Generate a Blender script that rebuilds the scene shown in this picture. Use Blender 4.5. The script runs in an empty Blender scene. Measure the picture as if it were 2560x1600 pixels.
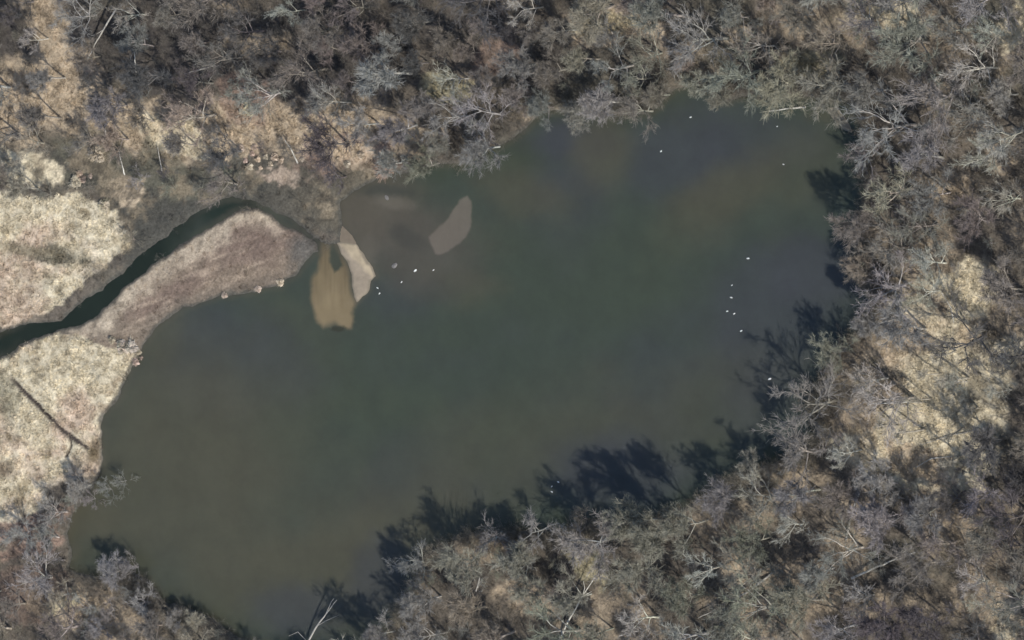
import bpy, math, random, time
T0 = time.time()
import numpy as np
from mathutils import Vector, Matrix

# ------------------------------------------------------------------ camera, sky, sun, exposure
scene = bpy.context.scene
COL = scene.collection
TILT, AZ, DIST = math.radians(28.0), math.radians(7.0), 1500.0
CAMP = Vector((math.sin(TILT)*math.cos(AZ), math.sin(TILT)*math.sin(AZ), math.cos(TILT)))*DIST
fwd = (-CAMP).normalized()
right = fwd.cross(Vector((0, 1, 0))).normalized()
up = right.cross(fwd).normalized()
cam_data = bpy.data.cameras.new("aerial_camera")
cam = bpy.data.objects.new("aerial_camera", cam_data)
COL.objects.link(cam)
cam.matrix_world = Matrix(((right.x, up.x, -fwd.x, CAMP.x), (right.y, up.y, -fwd.y, CAMP.y),
                           (right.z, up.z, -fwd.z, CAMP.z), (0, 0, 0, 1)))
cam_data.sensor_width = 36.0
cam_data.lens = 36.0*DIST/256.0
cam_data.clip_start = 10.0
cam_data.clip_end = 20000.0
scene.camera = cam

SUN_EL = math.radians(43.0)
SUN_DIR = Vector((0.80, -0.60, 0)).normalized()          # horizontal direction towards the sun
world = bpy.data.worlds.new("World")
scene.world = world
world.use_nodes = True
wn = world.node_tree
bg = wn.nodes["Background"]
sky = wn.nodes.new("ShaderNodeTexSky")
sky.sky_type = 'NISHITA'
sky.sun_disc = False
sky.sun_elevation = SUN_EL
sky.sun_rotation = math.atan2(SUN_DIR.x, SUN_DIR.y)
sky.air_density = 1.0
sky.dust_density = 1.0
sky.ozone_density = 1.0
wn.links.new(sky.outputs[0], bg.inputs[0])
bg.inputs[1].default_value = 0.15
sl = bpy.data.lights.new("sun", 'SUN')
sl.energy = 4.0
sl.angle = math.radians(0.6)
sl.color = (1.0, 0.95, 0.87)
sun = bpy.data.objects.new("sun", sl)
COL.objects.link(sun)
sd = Vector((SUN_DIR.x*math.cos(SUN_EL), SUN_DIR.y*math.cos(SUN_EL), math.sin(SUN_EL)))
sun.rotation_euler = sd.to_track_quat('Z', 'Y').to_euler()
sun.location = (150, -110, 200)
scene.view_settings.view_transform = 'Standard'
scene.view_settings.look = 'None'
scene.view_settings.exposure = 0.17
scene.view_settings.gamma = 1.0
scene.view_settings.use_curve_mapping = False
scene.cycles.max_bounces = 5
scene.cycles.diffuse_bounces = 3
scene.cycles.transparent_max_bounces = 4

# ------------------------------------------------------------------ map coordinates
# map units: the survey picture's grid, 0.1 m each, origin at its upper left
def P(mx, my, z=0.0):
    tgt = right*((mx-1280)*0.1) + up*((800-my)*0.1)
    d = tgt - CAMP
    t = (z-CAMP.z)/d.z
    return CAMP + d*t

cR, cU, cF, cC = [np.array(v) for v in (right, up, fwd, CAMP)]
def W2M(X, Y, Z=0.0):
    q = np.stack([X-cC[0], Y-cC[1], Z-cC[2]+0*X], -1)
    dep = q@cF
    return 1280+(q@cR)/dep*DIST*10, 800-(q@cU)/dep*DIST*10

_lat = {}
def vnoise(x, y, scale, seed):
    if seed not in _lat:
        _lat[seed] = np.random.RandomState(seed).rand(256, 256)
    L = _lat[seed]
    x = np.asarray(x, float)/scale+1000.3; y = np.asarray(y, float)/scale+1000.7
    xi = np.floor(x).astype(int); yi = np.floor(y).astype(int)
    fx = x-xi; fy = y-yi
    fx = fx*fx*(3-2*fx); fy = fy*fy*(3-2*fy)
    a = L[xi % 256, yi % 256]; b = L[(xi+1) % 256, yi % 256]
    c = L[xi % 256, (yi+1) % 256]; d = L[(xi+1) % 256, (yi+1) % 256]
    return (a*(1-fx)+b*fx)*(1-fy)+(c*(1-fx)+d*fx)*fy
def fbm(x, y, scale, seed, n=4, g=0.5):
    s = 0; a = 1; t = 0
    for k in range(n):
        s = s+a*vnoise(x, y, scale/2**k, seed+k); t += a; a *= g
    return s/t*2-1

K = 2560/2419.0
LAKE = [(802,572),(812,530),(804,480),(836,448),(880,426),(930,404),(1000,418),(1100,416),(1160,386),(1220,356),(1268,322),(1290,290),(1380,290),(1440,300),(1500,298),(1540,300),
 (1572,275),(1610,236),(1640,230),(1672,252),(1720,275),(1760,255),(1810,264),(1890,258),(1950,258),(1985,262),(2004,300),(2012,350),(2010,450),
 (2002,560),(1996,610),(2006,650),(2016,690),(2034,712),(2004,762),(1946,812),(1922,860),(1894,920),(1884,960),(1902,990),(1892,1030),(1812,1066),
 (1722,1092),(1664,1134),(1604,1172),(1540,1196),(1440,1202),(1390,1196),(1340,1222),(1250,1226),(1130,1222),(1064,1246),(1004,1276),(966,1316),(946,1374),
 (904,1454),(850,1494),(790,1506),(740,1510),(640,1500),(575,1484),(540,1444),(470,1412),(400,1396),(368,1350),(300,1306),(240,1334),(190,1322),
 (150,1262),(160,1220),(196,1180),(236,1122),(242,1060),(248,980),(288,922),(310,872),(338,822),(378,764),(430,722),(520,697),(600,686),(660,676),
 (700,642),(738,596),(760,585)]
CHAN = [(-60,800),(-10,786),(40,765),(94,758),(142,752),(200,705),(240,680),(318,612),(405,545),(470,500),(506,480),(545,464),(590,470),(640,492),(690,520),(750,560),(790,590),
 (800,640),(770,640),(745,580),(700,545),(655,516),(610,494),(560,500),(506,531),(405,599),(320,656),(236,744),(190,768),(142,783),(90,800),(50,812),(20,838),(-10,845),(-60,850),(-500,980),(-500,930)]
LAKE = [(a*K, b*K) for a, b in LAKE]; CHAN = [(a*K, b*K) for a, b in CHAN]
def sdf(mx, my, poly):
    """signed distance in map units, negative inside"""
    mx = np.asarray(mx, float); my = np.asarray(my, float)
    d = np.full(mx.shape, 1e18); ins = np.zeros(mx.shape, bool)
    n = len(poly)
    for i in range(n):
        x0, y0 = poly[i]; x1, y1 = poly[(i+1) % n]
        ex, ey = x1-x0, y1-y0
        wx, wy = mx-x0, my-y0
        t = np.clip((wx*ex+wy*ey)/(ex*ex+ey*ey), 0, 1)
        d = np.minimum(d, (wx-ex*t)**2+(wy-ey*t)**2)
        if ey != 0:
            c = ((y0 <= my) & (y1 > my)) | ((y1 <= my) & (y0 > my))
            xc = x0+(my-y0)/ey*ex
            ins ^= c & (mx < xc)
    d = np.sqrt(d)
    return np.where(ins, -d, d)
def sstep(a, b, x):
    t = np.clip((x-a)/(b-a), 0, 1)
    return t*t*(3-2*t)
def blob(mx, my, cx, cy, rx, ry, ang=0, soft=0.35, seed=None, jag=0.25):
    """soft ellipse with a ragged edge, 0..1; angle in degrees, clockwise on the map"""
    a = math.radians(ang)
    dx, dy = mx-cx, my-cy
    u = (dx*math.cos(a)+dy*math.sin(a))/rx; v = (-dx*math.sin(a)+dy*math.cos(a))/ry
    r = np.sqrt(u*u+v*v)
    if seed is not None:
        near = r < 1+soft+jag
        if near.any():
            mx = mx+0*r; my = my+0*r
            r[near] += jag*fbm(mx[near], my[near], min(rx, ry)*0.8, seed, 4, 0.6)
    return 1-sstep(1-soft, 1+soft, r)
def puff(mx, my, cell, seed):
    """rounded hummocks on a jittered grid: height 0..1 and a random value per hummock"""
    rs_ = np.random.RandomState(seed); J = rs_.rand(128, 128, 4)
    gx, gy = np.floor(mx/cell).astype(int), np.floor(my/cell).astype(int)
    best = np.zeros(np.shape(mx)); val = np.full(np.shape(mx), .5)
    for i in (-1, 0, 1):
        for j in (-1, 0, 1):
            q = J[(gx+i) % 128, (gy+j) % 128]
            px_, py_ = (gx+i+q[..., 0])*cell, (gy+j+q[..., 1])*cell
            rr = cell*(.4+.45*q[..., 2])
            h = np.sqrt(np.clip(1-((mx-px_)**2+(my-py_)**2)/rr**2, 0, 1))*(.5+.5*q[..., 3])
            val = np.where(h > best, q[..., 3], val); best = np.maximum(best, h)
    return best, val

SHORE_SEED = 11
def shore_d(mx, my):
    d = np.minimum(sdf(mx, my, LAKE), sdf(mx, my, CHAN))
    marsh_side = (1-sstep(780, 960, mx))*1.0
    return d/10+(0.55+.6*marsh_side)*fbm(mx, my, 45, SHORE_SEED, 4, 0.65)+.9*marsh_side*fbm(mx, my, 130, 18, 3)
def wooded(mx, my):        # stretches of shore where the crowns hang out over the water
    w = sstep(1000, 1080, mx)*(1-sstep(560, 640, my))+sstep(1500, 1700, mx)+sstep(900, 1000, mx)*sstep(1150, 1250, my)+sstep(1360, 1430, my)
    return np.clip(w, 0, 1)
def water_d(mx, my):
    return shore_d(mx, my)-3.2*wooded(mx, my)       # metres, negative = water

# ---- land cover: colour of each kind of ground, linear
PALE = (0.52, 0.455, 0.325); TAN = (0.38, 0.305, 0.215); BROWN = (0.12, 0.103, 0.083)
RED = (0.26, 0.185, 0.145); OLIVE = (0.11, 0.106, 0.080); MUD = (0.070, 0.068, 0.058)
DARK = (0.065, 0.059, 0.054); YEL = (0.34, 0.30, 0.19); MAUVE = (0.160, 0.118, 0.094)
k = K
ZONES = [  # colour, cx, cy, rx, ry, angle (map of 2419 wide, scaled by K), strength
 (DARK, 60, 60, 120, 90, 40, .8), (DARK, 450, 120, 380, 110, 10, .8), (DARK, 900, 90, 420, 110, 0, .6),
 (TAN, 120, 40, 45, 90, -20, .8), (TAN, 170, 190, 50, 80, -20, .8), (TAN, 60, 245, 110, 80, 0, .95), (TAN, 130, 120, 50, 60, 0, .7), (TAN, 20, 330, 60, 30, 0, .6),
 (TAN, 250, 270, 120, 55, 5, .9), (TAN, 760, 310, 200, 46, 4, .8), (TAN, 480, 330, 120, 44, 10, .9), (BROWN, 420, 400, 160, 20, 5, .7), (TAN, 390, 320, 130, 55, 12, .9), (PALE, 420, 320, 70, 32, 15, .8), (TAN, 555, 300, 60, 36, 40, .9),
 (RED, 590, 245, 60, 45, 10, .7), (TAN, 700, 300, 110, 42, 5, .8), (TAN, 820, 280, 90, 50, 10, .8), (RED, 840, 375, 80, 40, 10, .8),
 (RED, 660, 410, 70, 26, 10, .9), (YEL, 1050, 215, 60, 36, -10, .8), (RED, 1170, 130, 45, 40, 0, .6), (TAN, 1455, 65, 105, 34, -5, .95),
 (YEL, 1440, 60, 60, 24, -5, .6), (TAN, 610, 105, 55, 26, 0, .6), (TAN, 1770, 80, 50, 25, 0, .7), (TAN, 1640, 275, 60, 14, 0, .7), (TAN, 1340, 272, 90, 14, 0, .8),
 (PALE, 2090, 30, 90, 40, 20, .85), (TAN, 1960, 60, 120, 50, 10, .5), (PALE, 2400, 60, 45, 40, 0, 1), (YEL, 1920, 150, 60, 24, -10, .7),
 (TAN, 2260, 440, 40, 40, 0, .8), (TAN, 2385, 370, 40, 34, 0, .7), (TAN, 2190, 640, 60, 90, 20, .5),
 (PALE, 2285, 710, 60, 80, 25, 1), (TAN, 2200, 790, 90, 80, 30, .9), (PALE, 2225, 915, 140, 160, 30, 1), (PALE, 2150, 1055, 130, 75, 15, 1),
 (TAN, 2190, 1100, 80, 34, 20, .9), (TAN, 2040, 1030, 40, 80, 0, .5), (TAN, 1870, 1110, 70, 38, 10, .6), (TAN, 1700, 1230, 80, 40, 0, .4),
 (TAN, 2040, 1200, 60, 40, 0, .6), (TAN, 2330, 1250, 80, 60, 20, .5), (PALE, 2385, 1470, 44, 44, 0, .9), (TAN, 2340, 1420, 70, 60, 0, .6),
 (YEL, 1385, 1335, 45, 34, 40, .9), (TAN, 1240, 1410, 70, 34, 10, .7), (TAN, 1480, 1470, 90, 44, 20, .5), (TAN, 1120, 1300, 100, 40, 0, .5), (TAN, 1740, 1340, 40, 30, 0, .7),
 (TAN, 200, 1440, 90, 42, 25, .9), (YEL, 120, 1420, 50, 30, 0, .8), (RED, 60, 1260, 90, 46, -10, .8), (MAUVE, 60, 1390, 70, 60, 0, .8), (TAN, 300, 1480, 70, 28, 10, .7),
 (MUD, 380, 490, 130, 75, -25, 1), (MUD, 180, 400, 160, 26, 15, .9), (OLIVE, 560, 430, 90, 36, 0, .8), (OLIVE, 330, 400, 120, 60, 10, .8),
 (MUD, 700, 470, 130, 55, 20, .9), (MUD, 880, 470, 90, 50, 20, .9),
 ((.36,.285,.22), 665, 412, 56, 17, 10, 1), ((.38,.30,.22), 845, 372, 60, 26, 20, 1), (TAN, 790, 345, 60, 24, 0, .8), ((.36,.26,.22), 910, 405, 18, 14, 0, 1), (DARK, 1335, 1370, 22, 130, -6, 1), (MUD, 600, 385, 60, 20, 0, .9),
 (PALE, 80, 395, 62, 34, 10, 1), (TAN, 300, 450, 40, 26, 0, .8),
]
WET = [(380,490,150,85,-25),(180,400,230,46,12),(700,470,150,60,20),(900,470,120,70,20),(620,400,120,30,5),(330,400,150,60,10),(80,1170,120,60,-35)]
MARSH_A = [(-400,430),(60,446),(120,470),(200,468),(270,500),(318,540),(314,584),(262,618),(212,656),(162,710),(94,748),(40,757),(-20,781),(-400,850)]
MARSH_B = [(-400,960),(20,842),(90,800),(142,785),(190,785),(240,808),(300,826),(330,850),(310,880),(246,985),(242,1060),(225,1108),(140,1128),(100,1190),(30,1235),(-400,1290)]
SPIT = [(142,783),(236,744),(320,656),(405,599),(506,531),(560,503),(610,497),(660,517),(720,550),(755,575),(757,600),(735,630),(700,645),(655,680),(600,687),(520,699),(430,728),(380,770),(338,830),(260,820),(190,790)]
MARSH_A, MARSH_B, SPIT = [[(a*K, b*K) for a, b in p] for p in (MARSH_A, MARSH_B, SPIT)]
def polymask(mx, my, poly, soft, seed, jag):
    return 1-sstep(-soft, soft, sdf(mx, my, poly)+jag*fbm(mx, my, 60, seed, 5, 0.65))
def mixc(c, col, w):
    return c*(1-w[..., None])+np.array(col)*w[..., None]
def marshness(mx, my):
    m = np.maximum(polymask(mx, my, MARSH_A, 8, 31, 18), polymask(mx, my, MARSH_B, 8, 32, 14))
    return np.maximum(m, polymask(mx, my, SPIT, 8, 33, 12))
def land_colour(mx, my, wd=None):
    mx = np.asarray(mx, float); my = np.asarray(my, float)
    c = np.zeros(mx.shape+(3,))+np.array(BROWN)
    c = mixc(c, OLIVE, 0.5*sstep(0, .5, fbm(mx, my, 170, 71)))
    c = mixc(c, TAN, (.5+.12*sstep(1300, 1900, mx))*sstep(.05-.05*sstep(1300, 1900, mx), .45, fbm(mx, my, 120, 75, 5, .6)))
    c = mixc(c, DARK, 0.5*sstep(.1, .6, fbm(mx, my, 90, 79, 5, .6)))
    for i, (col, cx, cy, rx, ry, an, s) in enumerate(ZONES):
        c = mixc(c, col, s*blob(mx, my, cx*K, cy*K, rx*K*1.15, ry*K*1.15, an, .22, 200+i, .95))
    wz = np.max([blob(mx, my, cx*K, cy*K, rx*K, ry*K, an, .3) for cx, cy, rx, ry, an in WET[:6]], 0)
    c = mixc(c, (.12, .105, .078), wz*.8*sstep(620, 860, mx))
    c = mixc(c, (.22, .18, .125), wz*.7*sstep(.02, .35, fbm(mx, my, 55, 96, 5, .65)))
    c = mixc(c, (.045, .042, .036), wz*.6*sstep(.12, .4, fbm(mx, my, 40, 94, 5, .65)))
    m = np.maximum(polymask(mx, my, MARSH_A, 4, 31, 34), polymask(mx, my, MARSH_B, 4, 32, 26))
    c = mixc(c, PALE, m)
    n = fbm(mx, my, 110, 91, 5, .6)
    c = mixc(c, (0.43, 0.33, 0.25), m*.8*sstep(-.1, .45, n))
    c = mixc(c, (0.50, 0.45, 0.34), m*.6*sstep(.0, .5, fbm(mx, my, 140, 95, 4)))
    c = mixc(c, (0.26, 0.21, 0.13), m*.6*sstep(.25, .5, fbm(mx, my, 40, 97, 4, .6)))
    c = c*(1+.30*m*fbm(mx, my, 34, 98, 3, .6))[..., None]
    c = mixc(c, (.24, .18, .12), m*.6*(1-sstep(1.0, 4.5, wd_ if (wd_ := water_d(mx, my)) is not None else 0))*sstep(-.1, .3, fbm(mx, my, 22, 99)))
    c = mixc(c, OLIVE, m*.8*blob(mx, my, 130*K, 602*K, 90*K, 20*K, 8, .5, 41, .6))      # damp streak
    c = mixc(c, (0.26, 0.22, 0.15), m*.7*blob(mx, my, 60*K, 590*K, 90*K, 12*K, 8, .5, 42, .6))
    c = mixc(c, (0.22, 0.2, 0.14), m*.7*blob(mx, my, 20*K, 940*K, 30*K, 50*K, 0, .5, 43, .6))
    c = mixc(c, (0.14, 0.10, 0.07), m*.7*blob(mx, my, 10*K, 1110*K, 24*K, 20*K, 0, .5, 44, .6))
    c = mixc(c, (0.13, 0.10, 0.06), m*.9*blob(mx, my, 222*K, 1072*K, 14*K, 24*K, 0, .5, 45, .6))
    # the spit: tan edge towards the channel, mauve leaf mud in the middle, straw streaks
    s = polymask(mx, my, SPIT, 6, 33, 12)
    c = mixc(c, (0.185, 0.145, 0.108), s)
    c = mixc(c, MAUVE, s*.9*blob(mx, my, 600*K, 570*K, 130*K, 48*K, -8, .5, 46, .4))
    c = mixc(c, MAUVE, s*.8*blob(mx, my, 400*K, 700*K, 120*K, 26*K, -30, .5, 47, .4))
    c = mixc(c, (0.18, 0.145, 0.11), s*.9*blob(mx, my, 280*K, 790*K, 70*K, 32*K, -10, .5, 48, .5))
    a = math.radians(-22); u = mx*math.cos(a)+my*math.sin(a); v = -mx*math.sin(a)+my*math.cos(a)
    st = vnoise(u, v*6, 60, 51)*.6+vnoise(u, v*6, 30, 52)*.4
    c = mixc(c, (0.34, 0.27, 0.20), s*.5*sstep(.5, .78, st)*(1-blob(mx, my, 640*K, 560*K, 70*K, 40*K, 0, .5)))
    dch = sdf(mx, my, CHAN)
    c = mixc(c, (0.44, 0.37, 0.275), s*.65*(1-sstep(15, 75, dch+45*fbm(mx, my, 40, 53)))*(1-sstep(620*K, 700*K, mx)))
    c = mixc(c, (0.10, 0.095, 0.085), s*.9*blob(mx, my, 722*K, 600*K, 36*K, 44*K, 0, .6, 54, .4))
    if wd is None:
        wd = water_d(mx, my)
    c = mixc(c, (.13, .11, .088), .7*s*(1-sstep(.5, 4.5, wd+1.5*fbm(mx, my, 40, 62)))*sstep(30, 70, dch))
    c = mixc(c, MUD, .85*(1-sstep(0.1, .9, wd+.4*fbm(mx, my, 20, 61))))
    c = mixc(c, (.07, .065, .05), 1-sstep(-1, 0, wd))
    # wet ditch across the lower marsh
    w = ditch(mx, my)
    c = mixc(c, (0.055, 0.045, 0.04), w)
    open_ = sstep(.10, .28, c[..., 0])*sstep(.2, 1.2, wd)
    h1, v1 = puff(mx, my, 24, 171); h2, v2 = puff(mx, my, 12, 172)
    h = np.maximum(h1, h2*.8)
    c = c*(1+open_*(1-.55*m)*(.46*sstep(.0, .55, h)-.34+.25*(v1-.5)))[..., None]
    g = fbm(mx, my, 14, 63, 4, .7)
    return np.clip(c*(1+.35*g)[..., None], 0.01, .9)
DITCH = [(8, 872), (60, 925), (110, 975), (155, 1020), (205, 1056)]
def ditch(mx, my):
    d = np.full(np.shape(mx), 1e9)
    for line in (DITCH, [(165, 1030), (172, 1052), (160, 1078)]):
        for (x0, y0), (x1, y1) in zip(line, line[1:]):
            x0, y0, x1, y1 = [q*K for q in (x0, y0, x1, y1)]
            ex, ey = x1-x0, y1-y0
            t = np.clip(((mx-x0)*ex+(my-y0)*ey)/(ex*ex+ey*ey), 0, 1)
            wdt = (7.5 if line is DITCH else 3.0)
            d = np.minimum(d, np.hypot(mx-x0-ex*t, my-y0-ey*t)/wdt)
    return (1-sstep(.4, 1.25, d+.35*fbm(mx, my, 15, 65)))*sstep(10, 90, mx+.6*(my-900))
def height(mx, my, wd=None):
    mx = np.asarray(mx, float); my = np.asarray(my, float)
    if wd is None:
        wd = water_d(mx, my)
    m = marshness(mx, my)
    land = .12+.9*(1-np.exp(-np.clip(wd, 0, 99)/7))
    land = land+(.10+.06*m)*fbm(mx, my, 13, 81, 3, .7)*sstep(0, 1.0, wd)+.35*fbm(mx, my, 150, 85, 3)*sstep(0, 6, wd)
    land = land+(.17-.08*m)*np.maximum(puff(mx, my, 24, 171)[0]*1.5, puff(mx, my, 12, 172)[0])*sstep(.2, 1.2, wd)
    land = np.where(wd > 0.3, np.maximum(land, .09), land)
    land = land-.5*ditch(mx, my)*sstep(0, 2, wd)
    bed = .12*sstep(-1, 0, wd)*1+(-1.3)*(1-np.exp(np.clip(wd, -99, 0)/2.5))
    return np.where(wd > 0, land, bed-.02)

# ------------------------------------------------------------------ materials
def new_mat(name):
    m = bpy.data.materials.new(name); m.use_nodes = True
    nt = m.node_tree
    b = nt.nodes["Principled BSDF"]
    return m, nt, b
def N(nt, t, **kw):
    n = nt.nodes.new(t)
    for a, v in kw.items():
        setattr(n, a, v)
    return n
def mulcol(nt, a, fac_lo, fac_hi, scale, detail=4, coord='pos'):
    """multiply colour socket a by noise between fac_lo and fac_hi"""
    no = N(nt, 'ShaderNodeTexNoise'); no.inputs['Scale'].default_value = scale; no.inputs['Detail'].default_value = detail
    no.inputs['Roughness'].default_value = .65
    g = N(nt, 'ShaderNodeNewGeometry'); nt.links.new(g.outputs['Position'], no.inputs['Vector'])
    r = N(nt, 'ShaderNodeMapRange'); r.inputs[1].default_value = .3; r.inputs[2].default_value = .7
    r.inputs[3].default_value = fac_lo; r.inputs[4].default_value = fac_hi
    nt.links.new(no.outputs[0], r.inputs[0])
    v = N(nt, 'ShaderNodeVectorMath', operation='SCALE')
    nt.links.new(a, v.inputs[0]); nt.links.new(r.outputs[0], v.inputs['Scale'])
    return v.outputs[0], no
def ground_mat():
    m, nt, b = new_mat("ground_litter_and_grass")
    at = N(nt, 'ShaderNodeAttribute', attribute_name='col')
    c, n1 = mulcol(nt, at.outputs['Color'], .65, 1.3, 1.6, 6)
    c, n2 = mulcol(nt, c, .8, 1.2, 7, 3)
    nt.links.new(c, b.inputs['Base Color'])
    b.inputs['Roughness'].default_value = .95
    b.inputs['Specular IOR Level'].default_value = .15
    bu = N(nt, 'ShaderNodeBump'); bu.inputs['Strength'].default_value = 1.0; bu.inputs['Distance'].default_value = .22
    nt.links.new(n1.outputs[0], bu.inputs['Height']); nt.links.new(bu.outputs[0], b.inputs['Normal'])
    return m
def sand_mat(name, lo, hi):
    m, nt, b = new_mat(name)
    at = N(nt, 'ShaderNodeAttribute', attribute_name='col')
    c, n1 = mulcol(nt, at.outputs['Color'], lo, hi, .8, 5)
    nt.links.new(c, b.inputs['Base Color'])
    b.inputs['Roughness'].default_value = .75
    bu = N(nt, 'ShaderNodeBump'); bu.inputs['Strength'].default_value = .4; bu.inputs['Distance'].default_value = .05
    nt.links.new(n1.outputs[0], bu.inputs['Height']); nt.links.new(bu.outputs[0], b.inputs['Normal'])
    return m
def water_mat():
    m, nt, b = new_mat("murky_water")
    at = N(nt, 'ShaderNodeAttribute', attribute_name='col')
    c, n1 = mulcol(nt, at.outputs['Color'], .9, 1.1, .12, 8)
    nt.links.new(c, b.inputs['Base Color'])
    b.inputs['Roughness'].default_value = .12
    b.inputs['IOR'].default_value = 1.33
    b.inputs['Subsurface Weight'].default_value = 1.0
    b.inputs['Subsurface Radius'].default_value = (2.4, 2.4, 2.0)
    b.inputs['Subsurface Scale'].default_value = 1.3
    no = N(nt, 'ShaderNodeTexNoise'); no.inputs['Scale'].default_value = 1.2; no.inputs['Detail'].default_value = 5
    g = N(nt, 'ShaderNodeNewGeometry'); nt.links.new(g.outputs['Position'], no.inputs['Vector'])
    bu = N(nt, 'ShaderNodeBump'); bu.inputs['Strength'].default_value = .35; bu.inputs['Distance'].default_value = .04
    nt.links.new(no.outputs[0], bu.inputs['Height']); nt.links.new(bu.outputs[0], b.inputs['Normal'])
    return m
def bark_mat(name, inst=False):
    m, nt, b = new_mat(name)
    if inst:
        at = N(nt, 'ShaderNodeAttribute', attribute_name='tint', attribute_type='INSTANCER'); src = at.outputs['Color']
    else:
        oi = N(nt, 'ShaderNodeObjectInfo'); src = oi.outputs['Color']
    c, n1 = mulcol(nt, src, .6, 1.35, .9, 4)
    nt.links.new(c, b.inputs['Base Color'])
    b.inputs['Roughness'].default_value = .9
    b.inputs['Specular IOR Level'].default_value = .2
    return m
def plain_mat(name, col, rough=.8, lo=.85, hi=1.12, scale=6):
    m, nt, b = new_mat(name)
    rgb = N(nt, 'ShaderNodeRGB'); rgb.outputs[0].default_value = (*col, 1)
    c, n1 = mulcol(nt, rgb.outputs[0], lo, hi, scale, 4)
    nt.links.new(c, b.inputs['Base Color']); b.inputs['Roughness'].default_value = rough
    return m
M_GROUND, M_WATER, M_BARK = ground_mat(), water_mat(), bark_mat("bark_and_twigs")
M_INST = bark_mat("dry_stems_scattered", True)
M_SAND = sand_mat("damp_sand", .88, 1.1)

# ------------------------------------------------------------------ meshes
def mesh_np(name, verts, faces, mat, smooth=False):
    """faces: (n,3) or (n,4) int array"""
    me = bpy.data.meshes.new(name)
    verts = np.asarray(verts, np.float32); faces = np.asarray(faces, np.int32)
    k = faces.shape[1]
    me.vertices.add(len(verts)); me.vertices.foreach_set('co', verts.ravel())
    me.loops.add(faces.size); me.loops.foreach_set('vertex_index', faces.ravel())
    me.polygons.add(len(faces)); me.polygons.foreach_set('loop_start', np.arange(0, faces.size, k, dtype=np.int32))
    me.polygons.foreach_set('loop_total', np.full(len(faces), k, np.int32))
    me.update(calc_edges=True)
    if smooth:
        me.polygons.foreach_set('use_smooth', np.ones(len(faces), bool))
    if mat: me.materials.append(mat)
    return me
def add_col(me, c):
    a = me.color_attributes.new('col', 'FLOAT_COLOR', 'POINT')
    rgba = np.ones((len(me.vertices), 4), np.float32); rgba[:, :3] = c
    a.data.foreach_set('color', rgba.ravel())
def link(name, me, parent=None, loc=None, **props):
    o = bpy.data.objects.new(name, me); COL.objects.link(o)
    if parent: o.parent = parent
    if loc is not None: o.location = loc
    for a, v in props.items(): o[a] = v
    return o
def grid(xs, ys):
    X, Y = np.meshgrid(xs, ys)
    nx, ny = len(xs), len(ys)
    i = np.arange(nx*ny).reshape(ny, nx)
    f = np.stack([i[:-1, :-1], i[:-1, 1:], i[1:, 1:], i[1:, :-1]], -1).reshape(-1, 4)
    return X.ravel(), Y.ravel(), f

# ---- ground: one sheet, fine over the mapped area, coarse to the far distance
GX, GY, ST = 172.0, 104.0, 0.5
far = [260, 500, 1200, 4000]
xs = np.concatenate([[-v for v in far[::-1]], np.arange(-GX, GX+.01, ST), far])
ys = np.concatenate([[-v for v in far[::-1]], np.arange(-GY, GY+.01, ST), far])
X, Y, F = grid(xs, ys)
mx, my = W2M(X, Y)
wd = water_d(mx, my)
inner = (np.abs(X) <= GX) & (np.abs(Y) <= GY)
wd = np.where(inner, wd, np.maximum(wd, 3.0))
Z = height(mx, my, wd)
me = mesh_np("ground", np.stack([X, Y, Z], -1), F, M_GROUND, True)
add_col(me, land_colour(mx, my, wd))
link("ground", me, kind='structure', label='leaf litter, marsh grass and muddy banks around the lake')

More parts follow.
